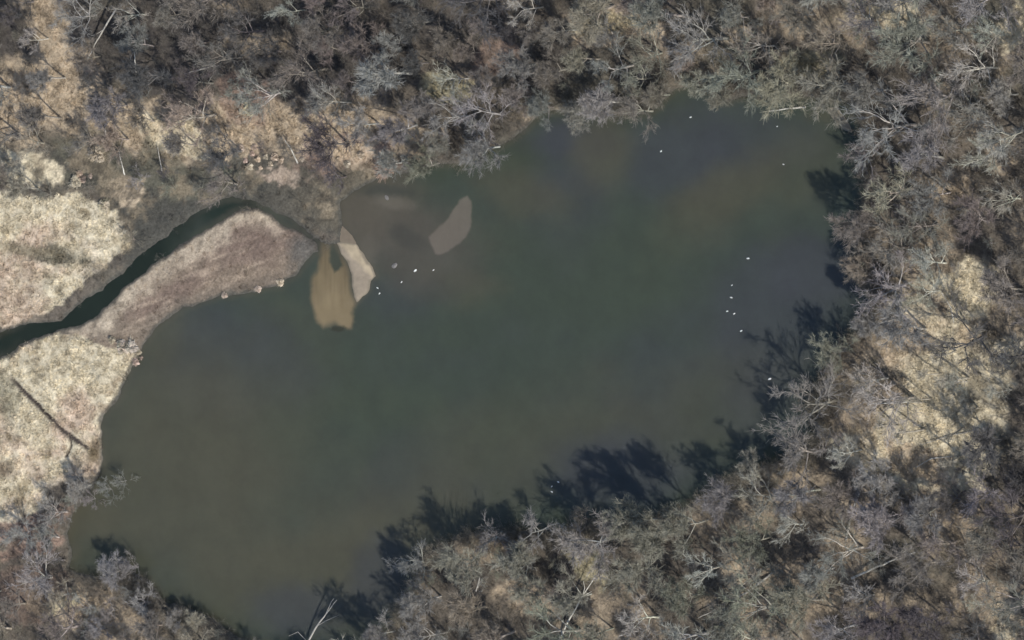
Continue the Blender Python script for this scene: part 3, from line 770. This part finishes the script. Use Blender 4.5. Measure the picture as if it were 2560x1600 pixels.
for cand in range(NC):
    if n_s >= 250: break
    x, y, wdv = float(CX[cand]), float(CY[cand]), float(CW_[cand])
    if wdv < .8 or (x < 420 and 600 < y < 900) or (720 < x < 940 and 470 < y < 640) or CM[cand] > .3 or CO[cand] > .4 or rs.random() < .7*CWET[cand]: continue
    R = rs.uniform(18, 30)
    if any((x-a)**2+(y-b)**2 < (R+c)**2 for a, b, c in placed_s): continue
    if rs.random() < .35*CFOR[cand] and wdv > 5: continue
    placed_s.append((x, y, R)); n_s += 1
    ph, tt = region(x, y)
    t = rs.choice(tt)
    H = R/25*rs.uniform(3., 4.6)
    place_tree('bush', 'shrub', rs.randrange(99), x, y, H, 5, tuple(jit(v, rs) for v in t),
               '%s twiggy %s bush%s %s' % ('wide low' if R > 26 else 'small' if R < 21.5 else 'low', CW[id(t)], ' at the frame edge' if (x < 130 or x > 2430 or y < 110 or y > 1490) else ' at the water' if wdv < 5 else '', ph), 'bush', 'low twiggy %s bushes %s' % (CW[id(t)], ph), rng=rs, wide=R/25*5/H*.8, crown_at=.45)

# ------------------------------------------------------------------ scattered stuff (geometry nodes)
def scatter(name, pts, sc, rot, tint, protos, label):
    pc = bpy.data.collections.new(name+"_shapes")
    for m in protos:
        o = bpy.data.objects.new(m.name, m); pc.objects.link(o)
    me = bpy.data.meshes.new(name)
    n = len(pts)
    me.vertices.add(n); me.vertices.foreach_set('co', np.asarray(pts, np.float32).ravel())
    a = me.attributes.new('sc', 'FLOAT', 'POINT'); a.data.foreach_set('value', np.asarray(sc, np.float32))
    a = me.attributes.new('rt', 'FLOAT_VECTOR', 'POINT'); a.data.foreach_set('vector', np.asarray(rot, np.float32).ravel())
    t4 = np.ones((n, 4), np.float32); t4[:, :3] = tint
    a = me.attributes.new('tint', 'FLOAT_COLOR', 'POINT'); a.data.foreach_set('color', t4.ravel())
    a = me.attributes.new('ix', 'INT', 'POINT'); a.data.foreach_set('value', np.random.RandomState(5).randint(0, len(protos), n).astype(np.int32))
    o = link(name, me, kind='stuff', label=label)
    ng = bpy.data.node_groups.new(name, 'GeometryNodeTree')
    ng.interface.new_socket("Geometry", in_out='INPUT', socket_type='NodeSocketGeometry')
    ng.interface.new_socket("Geometry", in_out='OUTPUT', socket_type='NodeSocketGeometry')
    gi, go = ng.nodes.new('NodeGroupInput'), ng.nodes.new('NodeGroupOutput')
    ip = ng.nodes.new('GeometryNodeInstanceOnPoints')
    ci = ng.nodes.new('GeometryNodeCollectionInfo')
    ci.inputs['Collection'].default_value = pc
    ci.inputs['Separate Children'].default_value = True; ci.inputs['Reset Children'].default_value = True
    def na(nm, dt):
        q = ng.nodes.new('GeometryNodeInputNamedAttribute'); q.data_type = dt; q.inputs['Name'].default_value = nm
        return q.outputs['Attribute']
    L = ng.links.new
    L(gi.outputs[0], ip.inputs['Points']); L(ci.outputs[0], ip.inputs['Instance'])
    ip.inputs['Pick Instance'].default_value = True
    L(na('ix', 'INT'), ip.inputs['Instance Index'])
    L(na('rt', 'FLOAT_VECTOR'), ip.inputs['Rotation'])
    L(na('sc', 'FLOAT'), ip.inputs['Scale'])
    L(ip.outputs[0], go.inputs[0])
    md = o.modifiers.new("scatter", 'NODES'); md.node_group = ng
    return o
def tuft_mesh(seed, n, h, spread, w):
    rng = np.random.RandomState(seed)
    segs = []
    for i in range(n):
        a = rng.rand()*6.28; r = rng.rand()**.5*spread*.35
        p = np.array([math.cos(a)*r, math.sin(a)*r, -.05])
        b = a+rng.randn()*.6
        q = p+np.array([math.cos(b)*spread*.5, math.sin(b)*spread*.5, h])*(.5+.6*rng.rand())
        segs.append((p, q, w))
    return mesh_np("tuft", *rib(segs, rng), M_INST)
def brush_mesh(seed):
    w, c = gen_tree(seed, 4, .8, .02, 6, .62, .15, .8)
    V = np.concatenate([w[0], c[0]]); F = np.concatenate([w[1], c[1]+len(w[0])])
    return mesh_np("brush", V, F, M_INST)
tufts = [tuft_mesh(s, 34, .30, .9, .08) for s in range(5)]
brush = [brush_mesh(700+s) for s in range(6)]
rn = np.random.RandomState(3)
def pick(n, fn):
    x = rn.uniform(-60, 2620, n); y = rn.uniform(-60, 1660, n)
    wdv = water_d(x, y)
    keep = (wdv > .25) & (rn.rand(n) < fn(x, y, wdv))
    x, y, wdv = x[keep], y[keep], wdv[keep]
    # map -> ground
    g = np.array([P(a, b, .4)[:2] for a, b in zip(x, y)])
    mx, my = W2M(g[:, 0], g[:, 1])
    z = height(mx, my)
    return x, y, np.column_stack([g, z])
def opening(x, y):
    o = marshness(x, y)
    for cx, cy, rx, ry, an in OPEN:
        o = np.maximum(o, blob(x, y, cx*K, cy*K, rx*K, ry*K, an, .4))
    return o
def wetness(x, y):
    o = 0*x
    for cx, cy, rx, ry, an in WET[:5]:
        o = np.maximum(o, blob(x, y, cx*K, cy*K, rx*K, ry*K, an, .3))
    return o
x, y, pts = pick(60000, lambda x, y, w: (.12+.88*opening(x, y))*(1-.9*polymask(x, y, SPIT, 8, 33, 12))*(1-.85*ditch(x, y))*(1-.9*wetness(x, y)*(1-marshness(x, y))))
n = len(x)
tint = land_colour(x, y)*rn.uniform(.8, 1.3, (n, 1))
scatter("dry_grass", pts, rn.uniform(.6, 1.6, n)*(1-.3*polymask(x, y, SPIT, 8, 33, 12)), np.column_stack([rn.uniform(-.2, .2, (n, 2)), rn.uniform(0, 6.28, n)]), tint, tufts,
        'dry tan grass tussocks on the marsh and clearings')
print("tufts", n)
x, y, pts = pick(10000, lambda x, y, w: .95*(1-.97*marshness(x, y))*(1-.72*opening(x, y)*(1-.2*(x > 2000)))*(1-.8*wetness(x, y)))
x2, y2, pts2 = pick(90000, lambda x, y, w: (w < 3.4)*wooded(x, y)*.35*(1-opening(x, y)))
n1_, n2_ = len(x), len(x2)
x, y, pts = np.r_[x, x2], np.r_[y, y2], np.r_[pts, pts2]
n = len(x)
base = land_colour(x, y)
tint = np.clip(base*.6+np.array([[.085, .08, .068]]), 0, .5)*rn.uniform(.7, 1.35, (n, 1))
scatter("undergrowth", pts, np.r_[rn.uniform(.35, .9, n1_), rn.uniform(.6, 1.25, n2_)], np.column_stack([rn.uniform(-.3, .3, (n, 2)), rn.uniform(0, 6.28, n)]), tint, brush,
        'twiggy brown undergrowth between the trees')
print("brush", n)
out_p = []
for s in range(4):
    w, c = gen_tree(900+s, 16, .5, .35, 8, .8, .3)
    out_p.append(mesh_np("wood", np.concatenate([w[0], c[0]]), np.concatenate([w[1], c[1]+len(w[0])]), M_INST))
n = len(outside)
oa = np.array(outside)
scatter("surrounding_woodland", np.column_stack([oa[:, :2], np.full(n, .5)]), oa[:, 2]/16, np.column_stack([np.zeros((n, 2)), rn.uniform(0, 6.28, n)]),
        np.array([[.17, .15, .125]])*rn.uniform(.8, 1.2, (n, 1)), out_p, 'leafless woodland continuing beyond the mapped area')

# ------------------------------------------------------------------ fallen and leaning trunks
def log(name, pts, r, tint, label, forks=(), cat='fallen log', zs=None):
    """pts: map points from butt to tip"""
    zs = zs or [.9+.25*i for i in range(len(pts))]
    W = [P(a, b, z) for (a, b), z in zip(pts, zs)]
    O = W[0].copy()
    rng = random.Random(int(pts[0][0]))
    def chain(ps, r0, r1, sides=7):
        fine = []
        for a, b in zip(ps, ps[1:]):
            for k in range(4):
                q = a.lerp(b, k/4)
                fine.append(q+Vector((rng.uniform(-1, 1), rng.uniform(-1, 1), 0))*.12*(r0*3))
        fine.append(ps[-1])
        n = len(fine)-1
        vs, fs = [], []
        for i, q in enumerate(fine):
            d = (fine[min(i+1, n)]-fine[max(i-1, 0)]).normalized()
            u = d.cross(Vector((0, 0, 1))).normalized(); v = d.cross(u)
            rr = r0+(r1-r0)*i/n
            for s in range(sides):
                a = 2*math.pi*s/sides
                vs.append(q-O+(u*math.cos(a)+v*math.sin(a))*rr*rng.uniform(.88, 1.12))
            if i:
                for s in range(sides):
                    fs.append(((i-1)*sides+s, (i-1)*sides+(s+1) % sides, i*sides+(s+1) % sides, i*sides+s))
        fs.append(tuple(range(sides))); fs.append(tuple(range(n*sides, n*sides+sides))[::-1])
        me = bpy.data.meshes.new("trunk"); me.from_pydata([tuple(v) for v in vs], [], fs); me.materials.append(M_BARK)
        for p in me.polygons: p.use_smooth = True
        return me
    root = bpy.data.objects.new(name, None); COL.objects.link(root); root.location = O
    root['label'] = label; root['category'] = cat
    o = bpy.data.objects.new('trunk', chain(W, r, r*.35)); COL.objects.link(o); o.parent = root; o.color = (*tint, 1)
    for (a, b) in forks:      # a: index on pts, b: list of map points
        ps = [W[a]]+[P(q[0], q[1], zs[a]+.5*(k+1)) for k, q in enumerate(b)]
        o = bpy.data.objects.new('branch', chain(ps, r*.45, r*.15, 5)); COL.objects.link(o); o.parent = root; o.color = (*tint, 1)
    return root
WHT = (.52, .50, .44); GRY = (.36, .34, .30)
log('fallen_log', [(2014,268),(1965,272),(1920,278)], .28, WHT, 'bleached log lying in the water by the upper right shore', zs=[.35, .25, .12])
log('leaning_trunk', [(1396,1604),(1425,1545),(1455,1492),(1488,1440)], .26, WHT, 'white birch trunk leaning across the dark gap at the bottom edge',
    [(2, [(1462,1470),(1458,1452)]), (2, [(1480,1478)])], 'tree trunk', zs=[2, 3.5, 5, 6.5])
log('dead_snag', [(770,1606),(792,1565),(815,1535),(842,1500)], .24, GRY, 'forked white snag reaching over the water at the bottom left of centre',
    [(1, [(815,1552),(848,1537)]), (2, [(828,1505),(835,1496)]), (0, [(745,1580),(722,1590)])], 'dead tree', zs=[1.5, 3, 4.5, 6])
log('fallen_log', [(1932,1431),(1870,1480),(1830,1500),(1790,1522),(1746,1545)], .3, GRY, 'long grey log lying slantwise in the lower woods, the left one of two',
    [(2, [(1810,1480),(1800,1462)]), (1, [(1880,1455)])], zs=[1.2, 3.0, 3.4, 3.2, 3])
log('fallen_log', [(2130,1446),(2180,1422),(2235,1400),(2290,1380)], .32, WHT, 'long whitish log, forked at its upper end, right one of two in the lower woods',
    [(2, [(2262,1378),(2272,1386)])], zs=[2.5, 3.2, 3.6, 4])
log('leaning_trunk', [(2114,1350),(2130,1285),(2150,1225),(2173,1182)], .34, GRY, 'thick forked trunk pointing up the frame below the pale clearing',
    [(2, [(2140,1200),(2130,1180)]), (1, [(2112,1275),(2100,1272)])], 'tree trunk', zs=[1, 3, 5, 7])
log('dead_snag', [(340,186),(338,160),(336,130)], .26, WHT, 'upright bleached snag in the dark woods at the upper left', [], 'dead tree', zs=[2, 4, 6])
log('dead_snag', [(266,362),(264,335),(261,306)], .26, GRY, 'bleached snag over the tan grass at the left', [], 'dead tree', zs=[1, 3, 5])
log('dead_snag', [(312,438),(304,408),(296,375)], .2, WHT, 'thin white snag over dark mud above the upper marsh', [], 'dead tree', zs=[1, 2, 3])
log('dead_snag', [(405,430),(400,400),(394,368)], .2, GRY, 'thin grey snag beside tan grass, right of the thin white one', [], 'dead tree', zs=[1, 2, 3])
log('dead_snag', [(745,408),(730,378),(712,350)], .24, WHT, 'white snag slanting over the reddish bank above the stream', [], 'dead tree', zs=[1, 2.5, 4])
log('fallen_log', [(535,163),(500,174),(462,184)], .26, GRY, 'grey log lying in the dark upper left woods', [], zs=[5, 5, 5])
log('leaning_trunk', [(290,22),(258,75),(238,110),(218,150)], .26, GRY, 'long thin grey trunk slanting down at the top left', [(1, [(240,86)])], 'tree trunk', zs=[6, 5, 4, 2])
log('fallen_log', [(2385,808),(2378,770),(2352,728)], .2, WHT, 'thin white pole lying down the narrow tan clearing', [], zs=[.9, 1.2, 1.6])
log('fallen_log', [(2275,1005),(2222,1008),(2168,1010)], .22, WHT, 'straight white limb lying at the left of the pale clearing', [], zs=[1.2, 1.6, 2])
log('fallen_log', [(2440,1075),(2370,1090),(2300,1112)], .2, GRY, 'pale bowed limb across the lower end of the pale clearing', [], zs=[1.2, 1.6, 2])
log('fallen_log', [(2380,1140),(2330,1146),(2290,1168)], .2, WHT, 'curved pale limb under the bowed limb of the clearing', [], zs=[1.2, 1.6, 2])
log('leaning_trunk', [(1190,1478),(1200,1440),(1180,1510)][:2]+[(1195,1470)], .16, GRY, 'short upright grey trunk in the brush of the lower shore', [], 'tree trunk', zs=[4, 5, 4.5])

# ------------------------------------------------------------------ birds and a rock on the water
M_WHITE = plain_mat("white_plumage", (.80, .80, .77), .7, .92, 1.05, 9)
M_BILL = plain_mat("orange_bill", (.45, .20, .05), .5)
def bird_mesh():
    sp = [(-.46, .16, .01, .015), (-.40, .15, .05, .03), (-.28, .13, .13, .09), (-.10, .11, .19, .14), (.08, .10, .19, .145), (.22, .13, .13, .11), (.29, .22, .075, .075),
          (.31, .34, .05, .05), (.30, .46, .045, .045), (.33, .55, .05, .05), (.40, .58, .058, .055), (.47, .57, .045, .04), (.51, .56, .02, .018)]
    vs, fs = [], []
    n = 12
    for i, (x, z, ry, rz) in enumerate(sp):
        a = sp[min(i+1, len(sp)-1)]; b = sp[max(i-1, 0)]
        tx, tz = a[0]-b[0], a[1]-b[1]; l = math.hypot(tx, tz) or 1
        nx, nz = -tz/l, tx/l
        for s in range(n):
            t = 2*math.pi*s/n
            vs.append((x+nx*math.sin(t)*rz, math.cos(t)*ry, z+nz*math.sin(t)*rz))
        if i:
            for s in range(n): fs.append(((i-1)*n+s, (i-1)*n+(s+1) % n, i*n+(s+1) % n, i*n+s))
    fs.append(tuple(range(n))[::-1]); fs.append(tuple(range((len(sp)-1)*n, len(sp)*n)))
    me = bpy.data.meshes.new("body"); me.from_pydata(vs, [], fs); me.materials.append(M_WHITE)
    for p in me.polygons: p.use_smooth = True
    return me
def wing_mesh(side):
    vs, fs = [], []
    rings = [(.14, .02), (.05, .085), (-.12, .10), (-.30, .07), (-.50, .012)]
    for i, (x, r) in enumerate(rings):
        for s in range(6):
            t = math.pi*s/5-math.pi/2
            vs.append((x, side*(.14-.0*i-.10*max(0, i-2)/2+.05*math.cos(t)), .17+r*math.sin(t)+.02*i))
        if i:
            for s in range(5): fs.append(((i-1)*6+s, (i-1)*6+s+1, i*6+s+1, i*6+s))
    me = bpy.data.meshes.new("wing"); me.from_pydata(vs, [], fs); me.materials.append(M_WHITE)
    for p in me.polygons: p.use_smooth = True
    return me
def bill_mesh():
    vs = [(.49, .022, .57), (.49, -.022, .57), (.49, 0, .535), (.60, .012, .535), (.60, -.012, .535), (.60, 0, .525)]
    fs = [(0, 1, 4, 3), (1, 2, 5, 4), (2, 0, 3, 5), (3, 4, 5)]
    me = bpy.data.meshes.new("bill"); me.from_pydata(vs, [], fs); me.materials.append(M_BILL)
    return me
BM, WL, WR, BL = bird_mesh(), wing_mesh(1), wing_mesh(-1), bill_mesh()
BIRDS = [(1039,676,1.35,'brightest white bird, alone on brown shallows below the mud shoal'),
 (1084,675,.8,'small white bird just right of the brightest one'),
 (1004,705,.75,'dim whitish bird below left of the brightest bird'),
 (944,720,.9,'white bird close to the tip of the sandbar, upper of two'),
 (949,733.5,.8,'white bird close to the tip of the sandbar, lower of two'),
 (1871,646,1.2,'white bird highest in the scattered flock off the right shore'),
 (1830,713,.7,'faint small bird second from the top of the right flock'),
 (1829,744,1.1,'bright bird in the middle of the right flock, above a close pair'),
 (1818.5,778,.9,'left bird of the close pair in the right flock'),
 (1836,784,.9,'right bird of the close pair in the right flock'),
 (1853.5,827,1.0,'bird just under the close pair in the right flock'),
 (1925,947,1.3,'lone white bird near the lower right shore shadow'),
 (1396,1205,.95,'upper right bird of three in the shadow off the lower shore'),
 (1379.5,1216,.75,'middle faint bird of three in the shadow off the lower shore'),
 (1380,1229.6,.95,'lowest bird of three in the shadow off the lower shore'),
 (1653,378,.85,'small white bird in the bluish water of the upper bay'),
 (1727,293,.95,'white bird near the top of the lake under the shore crowns'),
 (1943,316,.6,'tiny faint bird in the upper right bay'),
 (1959,411,.8,'small white bird in the right part of the upper bay')]
for x, y, s, lab in BIRDS:
    r = bpy.data.objects.new('water_bird', None); COL.objects.link(r)
    r.location = P(x, y, .1)-Vector((0, 0, .12)); r.rotation_euler = (0, 0, rs.uniform(-.5, .9)); r.scale = (s*.82,)*3
    r['label'] = lab; r['category'] = 'bird'; r['group'] = 'white birds on the lake'
    for nm, m in (('body', BM), ('wing', WL), ('wing', WR), ('bill', BL)):
        o = bpy.data.objects.new(nm, m); COL.objects.link(o); o.parent = r
M_ROCK = plain_mat("wet_pale_rock", (.16, .15, .135), .5, .6, 1.3, 2)
def rock(x, y, r, lab, seed):
    rng = np.random.RandomState(seed)
    vs, fs = [], []
    n, m = 12, 5
    for i in range(m):
        e = math.pi/2*i/(m-1)
        for s in range(n):
            a = 2*math.pi*s/n
            q = r*(1+.22*(rng.rand()-.5))
            vs.append((math.cos(a)*math.cos(e)*q*1.3, math.sin(a)*math.cos(e)*q*.8, math.sin(e)*r*.35-.12))
        if i:
            for s in range(n): fs.append(((i-1)*n+s, (i-1)*n+(s+1) % n, i*n+(s+1) % n, i*n+s))
    me = bpy.data.meshes.new("rock"); me.from_pydata(vs, [], fs); me.materials.append(M_ROCK)
    o = link('rock', me, loc=P(x, y, 0), label=lab, category='rock'); o.rotation_euler = (0, 0, rng.rand()*6)
rock(986, 664, .8, 'flat grey rock barely above the water right of the sandbar', 1)
rock(830, 548, .7, 'pale rock on the bank where the stream meets the delta', 2)
rock(967, 494, .7, 'pale rock in the shallows under the upper shore', 3)

for o in scene.objects:
    if o.get('label') and len(o['label'].split()) > 16: print('LONG', o.name, o['label'])
